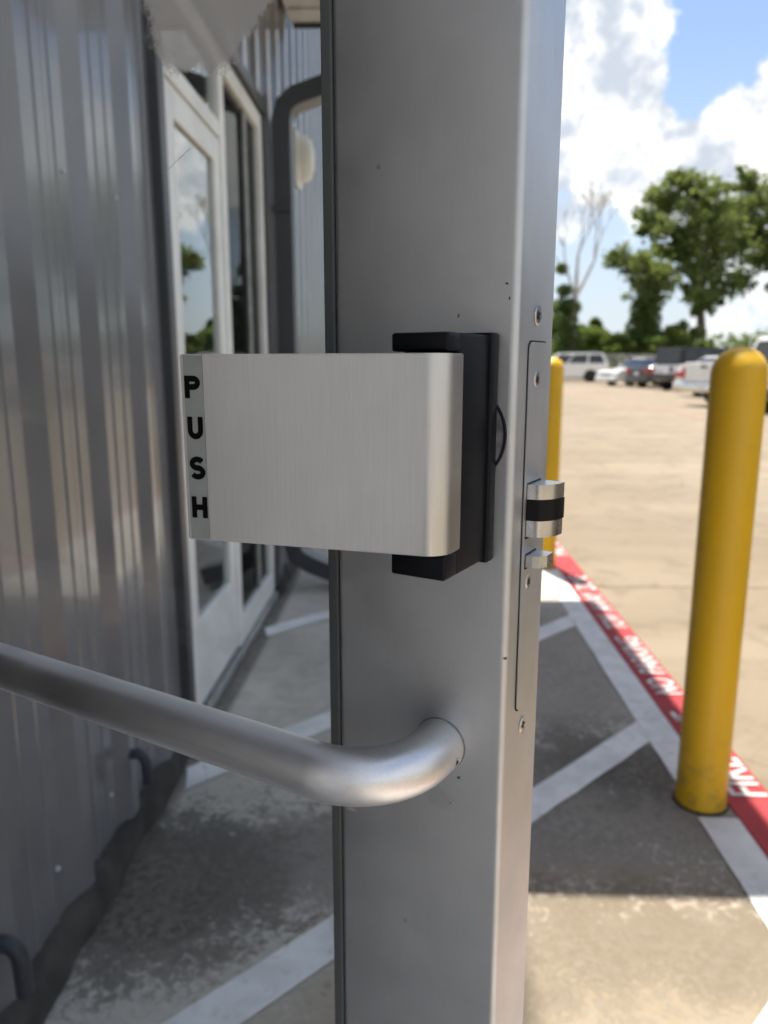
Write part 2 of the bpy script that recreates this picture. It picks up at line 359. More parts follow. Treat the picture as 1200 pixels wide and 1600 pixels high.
# the slab material reads the generated lot position, so no two slabs look alike
def slabmat():
    def ex(nt, b, O, c):
        ge = N(nt, 'ShaderNodeNewGeometry'); P = ge.outputs['Position']; oi = N(nt, 'ShaderNodeObjectInfo')
        n1 = noise(nt, P, .35, 6, .6); n2 = noise(nt, P, 3.5, 9, .68, .5); n3 = noise(nt, P, 80, 3, .6)
        mp = N(nt, 'ShaderNodeMapping', inp={'Scale': (.12, 1.0, 1.0)}); L(nt, P, mp.inputs[0]); n5 = noise(nt, mp.outputs[0], 1.3, 5, .6)
        base = mixc(nt, smooth(nt, n1, .3, .7), CONC_LO, CONC_HI)
        base = mixc(nt, smooth(nt, n5, .42, .60, 0, .42), base, (.195, .157, .110))
        base = mixc(nt, smooth(nt, n2, .48, .62, 0, .45), base, (.15, .122, .088))
        base = mixc(nt, smooth(nt, n3, .3, .75, 0, .2), base, (.20, .165, .12))
        vo = N(nt, 'ShaderNodeTexVoronoi', inp={'Scale': .9}); L(nt, P, vo.inputs['Vector']); pk = N(nt, 'ShaderNodeSeparateColor'); L(nt, vo.outputs['Color'], pk.inputs[0])
        spot = smooth(nt, mth(nt, 'ADD', vo.outputs['Distance'], mth(nt, 'MULTIPLY', n2, .35)), .42, .26, 0, .55)
        base = mixc(nt, mth(nt, 'MULTIPLY', spot, mth(nt, 'GREATER_THAN', pk.outputs[0], .72)), base, (.10, .085, .065))
        ck = N(nt, 'ShaderNodeTexVoronoi', feature='DISTANCE_TO_EDGE', inp={'Scale': .22}); wp = N(nt, 'ShaderNodeVectorMath', operation='ADD'); L(nt, P, wp.inputs[0]); nv = N(nt, 'ShaderNodeTexNoise', inp={'Scale': 1.2, 'Detail': 5}); L(nt, P, nv.inputs['Vector']); L(nt, nv.outputs['Color'], wp.inputs[1]); L(nt, wp.outputs[0], ck.inputs['Vector'])
        base = mixc(nt, smooth(nt, ck.outputs['Distance'], .003, .001, 0, .4), base, (.09, .075, .06))
        base = mixc(nt, mth(nt, 'MULTIPLY', oi.outputs['Random'], .16), base, (.25, .215, .165))
        L(nt, base, b.inputs['Base Color'])
        bn = N(nt, 'ShaderNodeBump', inp={'Strength': .3, 'Distance': .004}); L(nt, mth(nt, 'ADD', n3, n2), bn.inputs['Height']); L(nt, bn.outputs[0], b.inputs['Normal'])
    return mat('lot_slab_concrete', CONC_HI, .9, spec=.25, extra=ex)
me.materials.append(slabmat())
for i in range(12):
    for j in range(18):
        x, y = 1.022 + i * slab_w, -22.2 + j * slab_l + .62
        obj('slab', me, None, lot, (x, y, lotz(y)))
# faded red line along the parking row
a, b = lot_at(885, 612), lot_at(1200, 672)
dirv = (b - a).normalized(); nrm = Vector((-dirv.y, dirv.x, 0)) * .14
bm = bmesh.new()
A_, B_ = a - dirv * 6, b + dirv * 5
for p in (A_ - nrm, B_ - nrm, B_ + nrm, A_ + nrm): bm.verts.new((p.x, p.y, lotz(p.y) + .005))
bm.faces.new(bm.verts[:]); obj('painted_line', bm, M['fadered'], lot)

walk = obj('walkway', bx(-.80, .872, -8, 30, -.35, 0, .004, 1), M['walk'], kind='structure')
def sheet(pts, z, name, m, parent):
    bm = bmesh.new()
    for p in pts: bm.verts.new((p[0], p[1], z))
    bm.faces.new(bm.verts[:]); return obj(name, bm, m, parent)
XL, XR = .764, .868                                    # white line beside the kerb
for (y0, y1) in ((-4, 1.792), (1.955, 4.22), (4.38, 12)):
    n = max(2, int((y1 - y0) / .05)); pts = []
    pts = [(XL + random.uniform(-.002, .002), y0 + (y1 - y0) * i / n) for i in range(n + 1)] + [(XR, y1), (XR, y0)]
    sheet(pts, .004, 'painted_line', M['white'], walk)
for c in (-.72, .40, 1.43, 2.50, 3.70, 4.85):          # diagonal bars
    w = .135 if c != 2.5 else .142; x0, x1 = (-.652, XL - .002)
    pts = [(x1, x1 + c), (x1, x1 + c + w)] + [(x1 + (x0 - x1) * i / 24, x1 + (x0 - x1) * i / 24 + c + w + random.uniform(-.003, .003)) for i in range(1, 24)] + [(x0 + .0, x0 + c + w), (x0 + .03, x0 + .03 + c)] + \
          [(x0 + (x1 - x0) * i / 24, x0 + (x1 - x0) * i / 24 + c + random.uniform(-.003, .003)) for i in range(2, 24)]
    sheet(pts, .004, 'painted_line', M['white'], walk)
bm = bmesh.new(); prism(bm, [(.874, -.35), (1.018, -.35), (1.018, -.02), (1.012, -.006), (.998, .001), (.874, .001)], -8, 30, 'y')
kerb = obj('kerb', bm, M['red'], kind='structure')
for s, y0, y1 in (('FIRE', 1.895, 2.10), ('LANE', 2.17, 2.40), ('NO', 2.545, 2.68), ('PARKING', 2.728, 3.118), ('TOW', 3.224, 3.426), ('AWAY', 3.473, 3.761), ('ZONE', 3.817, 4.085),
                  ('FIRE', 4.55, 4.76), ('LANE', 4.83, 5.06), ('NO', 5.20, 5.335), ('PARKING', 5.38, 5.77)):
    o = obj('lettering', text_mesh(s, 'lettering', y1 - y0, .100, M['wlet'], bold=.012), None, kerb, (.944, (y0 + y1) / 2, .0055)); o.rotation_euler = (0, 0, R(90))

# ------------------------------------------------------------------ building
RIB, PAN, PITCHR, PH0 = -.675, -.697, .2685, 1.368     # rib crown plane, pan plane, rib spacing, start of a crown
bld = thing('metal_clad_building', 'dark grey ribbed metal clad building with white framed entrance beside the walkway', 'building', (-.70, 2.0, 0))
BO = Vector((-.70, 2.0, 0))
def bobj(name, bm, m, parent=None, **k):
    o = obj(name, bm, m, parent or bld, **k)
    if parent is None: o.location = -BO
    return o
def panel_profile(y0, y1):
    pts = []
    n0 = math.floor((y0 - PH0) / PITCHR) - 1; n1 = math.ceil((y1 - PH0) / PITCHR) + 1
    for n in range(n0, n1 + 1):
        b = PH0 + n * PITCHR
        for dy, x in ((-.050, PAN), (0, RIB), (.036, RIB), (.066, PAN), (.096, PAN), (.100, PAN + .003), (.110, PAN + .003), (.114, PAN), (.164, PAN), (.168, PAN + .003), (.178, PAN + .003), (.182, PAN)):
            pts.append((b + dy, x))
    out = []
    for i in range(len(pts) - 1):
        (a, xa), (b, xb) = pts[i], pts[i + 1]
        if a < y0 < b: out.append((y0, xa + (xb - xa) * (y0 - a) / (b - a)))
        if y0 <= a <= y1: out.append((a, xa))
        if a < y1 < b: out.append((y1, xa + (xb - xa) * (y1 - a) / (b - a)))
    return out
def wall_panel(y0, y1, z0, z1):
    pr = panel_profile(y0, y1); bm = bmesh.new(); T = .0012
    prof = [(x, y) for y, x in pr] + [(x - T, y) for y, x in reversed(pr)]
    prism(bm, prof, z0, z1, 'z')
    return bobj('wall_panel', bm, M['clad'])
def run(y0, y1, z0, z1):
    ys = [y0]; n = math.ceil((y0 - PH0 - .14) / (3 * PITCHR))
    while PH0 + .14 + n * 3 * PITCHR < y1 - .02:
        v = PH0 + .14 + n * 3 * PITCHR
        if v > y0 + .02: ys.append(v)
        n += 1
    ys.append(y1)
    for a, b in zip(ys, ys[1:]): wall_panel(a + .0006, b - .0006, z0, z1)
WT = 8.7  # wall top, out of view, raised so its shade covers the open door
run(.80, 2.115, .075, WT); run(3.655, 12.0, .075, WT); run(2.115, 3.655, 2.33, WT); run(-.22, .80, 2.22, WT); run(-7.0, -2.0, .075, WT); run(-2.0, -.22, 2.22, WT)
for k in range(3): bobj('added_bounce_panel', bx(-.735, -.690, -1.995 + k * .59, -1.995 + k * .59 + .582, .03, 2.215, .004, 1), M['cream'])  # unseen cream panels, added to brighten what the door stile reflects
for (y0, y1) in ((.80, 2.14), (3.63, 12), (-7, -2.0)):   # ragged dark footing under the sheets
    bm = bmesh.new(); ys = [y0 + (y1 - y0) * i / int((y1 - y0) / .06) for i in range(int((y1 - y0) / .06) + 1)]
    top = [(y, -.664 + random.uniform(-.006, .006), .082 + random.uniform(-.003, .003)) for y in ys]
    rows = []
    for (y, x, z) in top:
        rows.append([bm.verts.new(p) for p in ((x - .15, y, z), (x - .014, y, z), (x + .002, y, z * .55), (x + random.uniform(.004, .016), y, -.02), (x - .15, y, -.02))])
    for r0, r1 in zip(rows, rows[1:]):
        for k in range(5): bm.faces.new((r0[k], r0[(k + 1) % 5], r1[(k + 1) % 5], r1[k]))
    bobj('footing', bm, M['found'], smoothang=70)
for z in (.18, 1.55, 2.75, 4.0):                         # fastener heads on the pans beside the ribs
    for n in range(-2, 3):
        y = PH0 + n * PITCHR - .075
        if .85 < y < 2.1:
            bm = bmesh.new(); lathe(bm, [(.006, PAN + .0), (.006, PAN + .003), (.004, PAN + .006), (.0, PAN + .0065)], 8, 'x', (0, y, z + (0 if n % 2 else .006))); bobj('fastener', bm, M['galv'])
bobj('corner_trim', bx(-.735, -.668, 2.112, 2.165, .07, 2.35, .003, 1), M['trim'])
bobj('corner_trim', bx(-.735, -.668, 3.622, 3.662, .07, 2.35, .003, 1), M['trim'])
bobj('head_trim', bx(-.735, -.662, 2.115, 3.66, 2.285, 2.335, .003, 1), M['trim'])
bobj('head_trim', bx(-.735, -.668, -.22, .80, 2.18, 2.225, .003, 1), M['trim'])
bobj('jamb_trim', bx(-.735, -.672, .752, .80, 0.0, 2.185, .003, 1), M['alu'])
bobj('jamb_trim', bx(-.735, -.672, -.22, -.172, 0.0, 2.185, .003, 1), M['alu'])
bobj('jamb_trim', bx(-.735, -.676, -.17, .75, 2.13, 2.178, .003, 1), M['alu'])
# roof, far walls, rooms inside
bobj('roof', bx(-9.0, -.66, -7.05, 12.05, WT, WT + .16, .01, 1), M['trim'])
bobj('end_wall', bx(-9.0, -.73, 12.0, 12.1, 0, WT - .01), M['clad']); bobj('end_wall', bx(-9.0, -.73, -7.1, -7.0, 0, WT - .01), M['clad']); bobj('end_wall', bx(-9.1, -9.0, -7.1, 12.1, 0, WT - .01), M['clad'])
bobj('interior_floor', bx(-5.0, -.801, -3, 6.5, -.1, .004), M['carpet'])
bobj('interior_wall', bx(-5.1, -5.0, -3, 6.5, -.1, 3.0), M['interior']); bobj('interior_wall', bx(-5.0, -.78, -3.1, -3.0, -.1, 3.0), M['interior']); bobj('interior_wall', bx(-5.0, -.78, 6.5, 6.6, -.1, 3.0), M['interior']); bobj('interior_wall', bx(-5.0, -.78, 1.42, 1.52, -.1, 3.0), M['interior'])
bobj('interior_ceiling', bx(-5.1, -.78, -3.1, 6.6, 3.0, 3.08), M['interior'])
bobj('interior_lining', bx(-.78, -.74, .81, 2.12, 0.0, 3.0), M['interior']); bobj('interior_lining', bx(-.78, -.74, 3.65, 6.5, 0, 3.0), M['interior']); bobj('interior_lining', bx(-.78, -.74, -3.0, -.23, 0, 3.0), M['interior']); bobj('interior_lining', bx(-.78, -.74, 2.121, 3.649, 2.34, 3.0), M['interior']); bobj('interior_lining', bx(-.78, -.74, -.229, .809, 2.23, 3.0), M['interior'])
# canopies over the two entrances
for (y0, y1, xe) in ((2.392, 4.471, .615),):
    c = bobj('canopy', bx(-.672, xe, y0, y1, 3.0, 3.11, .006, 1), M['soffit'])
    obj('canopy_fascia', bx(xe + .001, xe + .013, y0 - .012, y1 + .012, 2.975, 3.14, .003, 1), M['trim'], c)
    for yy in (y0 - .012, y1): obj('canopy_fascia', bx(-.655, xe + .0005, yy, yy + .012, 2.975, 3.14, .003, 1), M['trim'], c)
    for k in range(int((y1 - y0) / .3) + 1):
        y = y0 + .1 + k * .3
        if y < y1 - .05: obj('canopy_rib', bx(-.65, xe - .015, y, y + .03, 2.988, 3.0, .002, 1), M['soffit'], c)
# white framed entrance: door with transom and a side light
FX0, FX1 = -.735, -.682
sf = bobj('entrance_frame', bx(FX0, FX1, 2.168, 2.218, .045, 2.275, .003, 1), M['cream'])
for a in ((FX0, FX1, 2.835, 2.905, .045, 2.275), (FX0, FX1, 3.555, 3.618, .045, 2.275), (FX0, FX1 - .001, 2.220, 2.833, 2.205, 2.275), (FX0, FX1 - .001, 2.907, 3.553, 2.205, 2.275), (FX0, FX1 - .001, 2.220, 2.833, 1.965, 2.020), (FX0, FX1 - .001, 2.907, 3.553, .045, .155)):
    obj('frame_member', bx(*a, .003, 1), M['cream'], sf)
obj('threshold', bx(-.745, -.664, 2.168, 3.618, .012, .043, .004, 1), M['sill'], sf)
WG = glass('entrance_glass', (.62, .72, .70), 1.9); WG2 = glass('tinted_side_glass', (.22, .30, .28), .42)
dr = bobj('white_entrance_door', bx(-.722, -.688, 2.223, 2.305, .055, 1.958, .003, 1), M['cream'])
for a in ((-.722, -.688, 2.752, 2.830, .055, 1.958), (-.722, -.6885, 2.3055, 2.7515, 1.872, 1.958), (-.722, -.6885, 2.3055, 2.7515, .055, .345)):
    obj('door_rail', bx(*a, .003, 1), M['cream'], dr)
obj('pane', bx(-.708, -.702, 2.3055, 2.7515, .346, 1.871), WG, dr)
obj('pane', bx(-.708, -.702, 2.221, 2.832, 2.021, 2.204), WG, sf)
obj('pane', bx(-.712, -.706, 2.908, 3.552, .156, 2.204), WG2, sf)
obj('glazing_bead', bx(-.706, -.694, 3.30, 3.345, .157, 2.203, .002, 1), M['sill'], sf)
# downspout with an elbow out to the canopy and a shoe at the foot
dp = bmesh.new(); y0, y1 = 3.79, 3.91
def ribbon(bm, path, y0, y1, t):
    """rectangular pipe swept in the x-z plane"""
    n = len(path); rows = []
    for i, (x, z) in enumerate(path):
        a = Vector(path[min(i + 1, n - 1)]) - Vector(path[max(i - 1, 0)]); a.normalize(); nx, nz = a.y * t / 2, -a.x * t / 2
        rows.append([bm.verts.new(p) for p in ((x + nx, y0, z + nz), (x + nx, y1, z + nz), (x - nx, y1, z - nz), (x - nx, y0, z - nz))])
    for r0, r1 in zip(rows, rows[1:]):
        for k in range(4): bm.faces.new((r0[k], r0[(k + 1) % 4], r1[(k + 1) % 4], r1[k]))
    bm.faces.new(rows[0]); bm.faces.new(rows[-1])
ribbon(dp, [(-.30, .06), (-.42, .09), (-.52, .13), (-.60, .18), (-.622, .26), (-.622, 2.31), (-.608, 2.375), (-.56, 2.415), (-.38, 2.475), (-.10, 2.565), (-.03, 2.62), (-.01, 2.70), (-.01, 2.998)], y0, y1, .088)
ds = bobj('downspout', dp, M['pipe'], smoothang=30)
for z in (.6, 1.9): obj('strap', bx(-.672, -.585, y0 - .012, y1 + .012, z, z + .03), M['trim'], ds)
# wall lamp
bm = bmesh.new(); lathe(bm, [(.0, .09), (.035, .086), (.062, .066), (.074, .03), (.076, 0)], 24, 'x'); bmesh.ops.scale(bm, vec=(1, .85, 1.75), verts=bm.verts[:]); bmesh.ops.translate(bm, vec=(-.655, 4.62, 2.345), verts=bm.verts[:])
wl = bobj('wall_lamp', bm, M['lamp'], smoothang=50)
obj('lamp_base', bx(-.676, -.654, 4.535, 4.705, 2.20, 2.49, .006, 2), M['lamp'], wl)
# short dark pipes that leave the wall and turn down
for (y, z, s) in ((1.035, .235, .75), (1.645, .235, .62)):
    bm = bmesh.new()
    tube(bm, [(-.705, y, z)] + [tuple(p) for p in bez((-.672, y, z + .004), (-.672 + .046 * s, y + .002, z + .012), (-.672 + .052 * s, y, z - .04 * s), 8)] + [(-.672 + .054 * s, y, z - .115 * s)], .0165 * s ** .5, 14)
    bobj('drain_pipe', bm, M['navy'], smoothang=40)

# ------------------------------------------------------------------ the open glass door
door = thing('glass_door', 'open aluminium framed glass door with brushed push paddle and pull bar', 'door', (.0475, .3419, 0), R(-28.5))
DT, DW, Z0, Z1 = .0515, .80, .014, 2.125
def rounded_rect(x0, x1, y0, y1, r, n=5):
    pts = []
    for cx, cy, a0 in ((x1 - r, y0 + r, -90), (x1 - r, y1 - r, 0), (x0 + r, y1 - r, 90), (x0 + r, y0 + r, 180)):
        for i in range(n + 1):
            a = R(a0 + 90 * i / n); pts.append((cx + r * math.cos(a), cy + r * math.sin(a)))
    return pts
# latch stile: a pocket is cut for the latch face plate
FY0, FY1, FZ0, FZ1 = .0146, .0404, .9965, 1.1808
bm = bmesh.new()
pr = rounded_rect(-.0985, 0, 0, DT, .0038, 6)
prism(bm, pr, Z0, Z1, 'z')
st = obj('latch_stile', bm, M['alu'], door, smoothang=25)
def rr(y0, y1, z0, z1, r, n=5): return rounded_rect(y0, y1, z0, z1, r, n)
bm = bmesh.new(); prism(bm, rr(FY0 - .0007, FY1 + .0007, FZ0 - .0007, FZ1 + .0007, .0042), .00012, .00034, 'x')
obj('plate_gap', bm, M['slot'], st)
bm = bmesh.new(); prism(bm, rr(FY0, FY1, FZ0, FZ1, .0038), .00036, .00085, 'x')
fp = obj('latch_face_plate', bm, M['alu'], door)
def screw(parent, y, z, x, r, rot, m=None):
    bm = bmesh.new()
    lathe(bm, [(r * 1.20, x), (r * 1.16, x + .00022), (r * 1.0, x + .00005)], 20, 'x', (0, y, z))
    lathe(bm, [(r, x), (r * .9, x + .00035), (0.0, x + .00045)], 20, 'x', (0, y, z))
    for a in (rot, rot + 90):
        c, s = math.cos(R(a)), math.sin(R(a)); l, w = r * .55, r * .13
        pts = [(y + c * i * l - s * j * w, z + s * i * l + c * j * w) for i, j in ((-1, -1), (1, -1), (1, 1), (-1, 1))]
        prism(bm, pts, x + .0004, x + .00058 + (.00002 if a == rot else 0), 'x', mi=1)
    return obj('screw', bm, [m or M['steel'], M['slot']], parent, smoothang=35)
screw(st, .0258, 1.1931, .0002, .0040, 38); screw(st, .0262, .9846, .0002, .0040, 12)
screw(fp, .0257, 1.1634, .00085, .0031, 25); screw(fp, .0243, 1.0632, .00085, .0031, 50)
# latch bolt in three layers and the small trigger below
bp = [(.0004, .0177), (.005, .0180), (.0085, .0196), (.0112, .0226), (.0130, .0262), (.0139, .0300), (.0141, .0345), (.0004, .0372)]
bp2 = [(x * 1.02 + .0002, y - .0003) for x, y in bp]
bm = bmesh.new(); prism(bm, bp, 1.1064, 1.1136, 'z'); lb = obj('latch_bolt', bm, M['zinc'], fp, smoothang=30)
bm = bmesh.new(); prism(bm, bp2, 1.0960, 1.1062, 'z'); obj('latch_bolt_core', bm, M['blackmetal'], fp, smoothang=30)
bm = bmesh.new(); prism(bm, [(x * .985, y) for x, y in bp], 1.0877, 1.0958, 'z'); obj('latch_bolt', bm, M['zinc'], fp, smoothang=30)
bm = bmesh.new(); prism(bm, [(.0004, .0187), (.0045, .0187), (.0075, .0200), (.0102, .0245), (.0106, .0325), (.0004, .0338)], 1.0720, 1.0780, 'z'); obj('latch_trigger', bm, M['zinc'], fp, smoothang=12)
bm = bmesh.new(); prism(bm, rr(.0172, .0380, 1.0862, 1.1142, .001, 2), .00087, .00098, 'x'); prism(bm, rr(.0180, .0345, 1.0708, 1.0786, .0008, 2), .00087, .00098, 'x'); obj('bolt_opening', bm, M['slot'], fp)
# other members
gx = -.1055
bm = bmesh.new(); prism(bm, rounded_rect(-.1052, -.0984, .0006, .0105, .0012, 3), .17, 2.02, 'z'); obj('glazing_gasket', bm, M['gasket'], door)
bm = bmesh.new(); prism(bm, rounded_rect(-.1042, -.0984, .030, .0505, .0012, 3), .17, 2.02, 'z'); obj('glazing_gasket', bm, M['gasket'], door)
bm = bmesh.new(); prism(bm, rounded_rect(-DW, -DW + .0985, 0, DT, .0038, 6), Z0, Z1, 'z'); obj('hinge_stile', bm, M['alu'], door, smoothang=25)
obj('bottom_rail', bx(-DW + .0986, -.0986, .0015, DT - .0015, Z0 + .002, .17, .002, 2), M['alu'], door); obj('top_rail', bx(-DW + .0986, -.0986, .0015, DT - .0015, 2.02, Z1 - .002, .002, 2), M['alu'], door)
REFLECTED_BAND = .992  # height of a reflected edge, painted as a pale band among the glass dirt
def dirt_and_reflection(nt, O):
    sp = N(nt, 'ShaderNodeSeparateXYZ'); L(nt, O, sp.inputs[0])
    n = noise(nt, O, 9, 6, .65); film = smooth(nt, n, .35, .75, .012, .045)
    vo = N(nt, 'ShaderNodeTexVoronoi', inp={'Scale': 60.0}); L(nt, O, vo.inputs['Vector']); pk = N(nt, 'ShaderNodeSeparateColor'); L(nt, vo.outputs['Color'], pk.inputs[0])
    k = mth(nt, 'MULTIPLY', mth(nt, 'LESS_THAN', mth(nt, 'ADD', vo.outputs['Distance'], mth(nt, 'MULTIPLY', noise(nt, O, 260, 2), .12)), .115), mth(nt, 'GREATER_THAN', pk.outputs[0], .86))
    f = mth(nt, 'MAXIMUM', film, mth(nt, 'MULTIPLY', k, .32))
    mp = N(nt, 'ShaderNodeMapping', inp={'Scale': (60, 60, 9)}); L(nt, O, mp.inputs[0]); dr = noise(nt, mp.outputs[0], 1.0, 5, .6)
    f = mth(nt, 'MAXIMUM', f, smooth(nt, dr, .66, .74, 0, .10))
    f = mth(nt, 'MAXIMUM', f, mth(nt, 'MULTIPLY', smooth(nt, mth(nt, 'ABSOLUTE', mth(nt, 'SUBTRACT', sp.outputs['Z'], REFLECTED_BAND)), .012, .002, 0, .10), smooth(nt, n, .3, .6, .4, 1)))
    sx, sz = mth(nt, 'SUBTRACT', sp.outputs['X'], -.2211), mth(nt, 'SUBTRACT', sp.outputs['Z'], 1.2889)
    al = mth(nt, 'ADD', mth(nt, 'MULTIPLY', sx, .896), mth(nt, 'MULTIPLY', sz, .444)); ac = mth(nt, 'ABSOLUTE', mth(nt, 'SUBTRACT', mth(nt, 'MULTIPLY', sz, .896), mth(nt, 'MULTIPLY', sx, .444)))
    f = mth(nt, 'MAXIMUM', f, mth(nt, 'MULTIPLY', mth(nt, 'LESS_THAN', ac, .00018), mth(nt, 'LESS_THAN', mth(nt, 'ABSOLUTE', al), .0118)))
    # grey deposit near the top of the view, with a broken lower edge
    dx = mth(nt, 'DIVIDE', mth(nt, 'SUBTRACT', sp.outputs['X'], -.194), .050); dz = mth(nt, 'DIVIDE', mth(nt, 'SUBTRACT', sp.outputs['Z'], 1.380), .050)
    dd = mth(nt, 'SQRT', mth(nt, 'ADD', mth(nt, 'MULTIPLY', dx, dx), mth(nt, 'MULTIPLY', dz, dz)))
    dd = mth(nt, 'ADD', dd, mth(nt, 'MULTIPLY', mth(nt, 'SUBTRACT', noise(nt, O, 45, 8, .7), .5), .8))
    f = mth(nt, 'MAXIMUM', f, smooth(nt, dd, 1.08, .90, 0, .88))
    return f
obj('glass_pane', bx(-DW + .094, -.094, .020, .026, .166, 2.024), glass('door_glass', (.975, .995, .987), .8, dirt_and_reflection=dirt_and_reflection), door)
# pull bar
bz, by, br = .9765, -.0545, .0137
path = [(-.0348, -.0006, bz), (-.0348, -.010, bz)] + [(-.0348 - .040 + .040 * math.cos(R(a)), -.0145 - .040 * math.sin(R(a)), bz) for a in range(0, 91, 9)] + [(-.12, by, bz), (-.22, by, bz), (-.34, by, bz), (-.46, by, bz), (-.58, by, bz), (-DW + .0748, by, bz)] + \
       [(-DW + .0748 - .040 * math.sin(R(a)), by + .040 - .040 * math.cos(R(a)), bz) for a in range(9, 91, 9)] + [(-DW + .0348, -.0006, bz)]
bm = bmesh.new(); tube(bm, path, br, 40); pb = obj('pull_bar', bm, M['bar'], door, smoothang=40)
bm = bmesh.new(); lathe(bm, [(.0027, 0), (.0026, .0006), (.0019, .0005), (.0016, -.0012), (0, -.0014)], 18, 'x'); ss = obj('set_screw', bm, M['chrome'], pb, loc=(-.0348 + .0129, -.0085, bz - .003), smoothang=30); ss.rotation_euler = (0, R(12), R(-14))
bm = bmesh.new(); lathe(bm, [(.0015, .0002), (.0014, .0005), (0, .0005)], 6, 'x'); obj('hex_recess', bm, M['slot'], pb, loc=ss.location).rotation_euler = ss.rotation_euler
bm = bmesh.new(); lathe(bm, [(.0143, -.0001), (.0142, -.0003), (.0136, -.0005)], 36, 'y', (-.0348, 0, bz), cap=False); obj('joint_line', bm, M['ringgrey'], pb)
# cylinder collar behind the housing
bm = bmesh.new(); lathe(bm, [(.0236, -.0002), (.0234, -.0014), (.0226, -.0016)], 56, 'y', (-.027, 0, 1.1380), cap=False); co = obj('cylinder_collar', bm, M['black'], door, smoothang=30)
bm = bmesh.new(); lathe(bm, [(.0226, -.0004), (.0225, -.0011), (.0172, -.0012)], 56, 'y', (-.027, 0, 1.1380), cap=False); obj('collar_face', bm, M['ringgrey'], co)
bm = bmesh.new(); lathe(bm, [(.0170, -.0002), (.0170, -.0026), (.0165, -.003)], 56, 'y', (-.027, 0, 1.1380)); obj('collar_core', bm, M['black'], co)
# paddle housing: foot flange, back block and the two cheeks between which the paddle swings
HX0, HX1, HZ0, HZ1 = -.0360, -.0098, 1.0803, 1.1832
bm = bmesh.new()
box(bm, HX0, HX1, -.0395, -.0006, HZ0, HZ1, .0013, 3)
hs = obj('paddle_housing', bm, M['black'], door, smoothang=35)
bm = bmesh.new(); box(bm, HX0 - .0015, HX1 + .0017, -.0085, -.0004, HZ0 - .0014, HZ1 + .0012, .0013, 3); obj('housing_flange', bm, M['black'], hs, smoothang=35)
for (z0, z1) in ((HZ0, 1.0916), (1.1756, HZ1)):
    bm = bmesh.new(); box(bm, HX0, HX1, -.0503, -.038, z0, z1, .0013, 3); obj('housing_cheek', bm, M['black'], hs, smoothang=35)
# paddle: bent plate with a rounded turned-back end
xr, yl, xl = -.0042, -.0842, -.1222
sl = Vector((xl - (-.017), yl - (-.0585), 0)).normalized()          # along the face, right to left
nrm2 = Vector((sl.y, -sl.x, 0)); nrm2 = nrm2 if nrm2.y < 0 else -nrm2
rb = .0118; cb = Vector((-.017, -.0585, 0)) - nrm2 * rb
outer = [Vector((xl, yl, 0)), Vector((-.017, -.0585, 0))]
a0 = math.atan2(nrm2.y, nrm2.x)
for i in range(1, 13):
    a = a0 + (0.0 - a0) * i / 12 if a0 < 0 else a0 + (2 * math.pi - a0) * i / 12
    outer.append(cb + Vector((math.cos(a), math.sin(a), 0)) * rb)
outer.append(outer[-1] + Vector((0, .0075, 0)))
TH = .0030; inner = []
for i, p in enumerate(outer):
    t = (outer[min(i + 1, len(outer) - 1)] - outer[max(i - 1, 0)]).normalized(); inner.append(p + Vector((-t.y, t.x, 0)) * TH * (1 if Vector((-t.y, t.x)).dot(Vector((0, 1))) > 0 or i > 8 else -1))
pts = [(p.x, p.y) for p in outer] + [(p.x, p.y) for p in reversed(inner)]
PZ0, PZ1 = 1.0926, 1.1748
bm = bmesh.new(); prism(bm, pts, PZ0, PZ1, 'z')
es = [e for e in bm.edges if abs(e.verts[0].co.z - e.verts[1].co.z) < 1e-7]
bmesh.ops.bevel(bm, geom=es, offset=.0004, segments=2, affect='EDGES')
pd = obj('push_paddle', bm, M['paddle'], door, smoothang=30)
bm = bmesh.new(); ny = 0
web = [inner[0] + sl * -.030, inner[1], inner[-1] + Vector((-.001, .0, 0)), Vector((-.030, -.040, 0)), Vector((-.036, -.046, 0))]
prism(bm, [(p.x, p.y) for p in web], PZ0 + .004, PZ1 - .004, 'z'); obj('paddle_arm', bm, M['black'], pd)
# label strip with the four letters at the free end of the paddle
def on_face(s, z, off): p = outer[0] - sl * s + nrm2 * off; return Vector((p.x, p.y, z))
bm = bmesh.new()
s0, s1, z0, z1 = .0016, .0108, PZ0 + .0006, PZ1 - .0005
v8 = [on_face(s, z, o) for o in (.0001, .0004) for (s, z) in ((s0, z0), (s1, z0), (s1, z1), (s0, z1))]
vv = [bm.verts.new(p) for p in v8]
for f in ((0, 1, 2, 3), (4, 5, 6, 7), (0, 1, 5, 4), (1, 2, 6, 5), (2, 3, 7, 6), (3, 0, 4, 7)): bm.faces.new([vv[i] for i in f])
lab = obj('paddle_label', bm, M['label'], pd)
fx = -sl; fz = Vector((0, 0, 1)); rot = Matrix((fx, fz, nrm2)).transposed()
def stroke(bm, pts, w):
    q = [Vector(pts[0])]
    for p in pts[1:]:
        if (Vector(p) - q[-1]).length > 1e-4: q.append(Vector(p))
    pts = q; n = len(pts); row = []
    for i, p in enumerate(pts):
        d0 = (p - pts[i - 1]).normalized() if i else None; d1 = (pts[i + 1] - p).normalized() if i < n - 1 else None
        d0 = d0 or d1; d1 = d1 or d0; t = (d0 + d1).normalized(); k = 1 / max(.5, t.dot(d1)); nn = Vector((-t.y, t.x)) * (w / 2 * k)
        row.append((bm.verts.new((*(p + nn), 0)), bm.verts.new((*(p - nn), 0))))
    for r0, r1 in zip(row, row[1:]): bm.faces.new((r0[0], r0[1], r1[1], r1[0]))
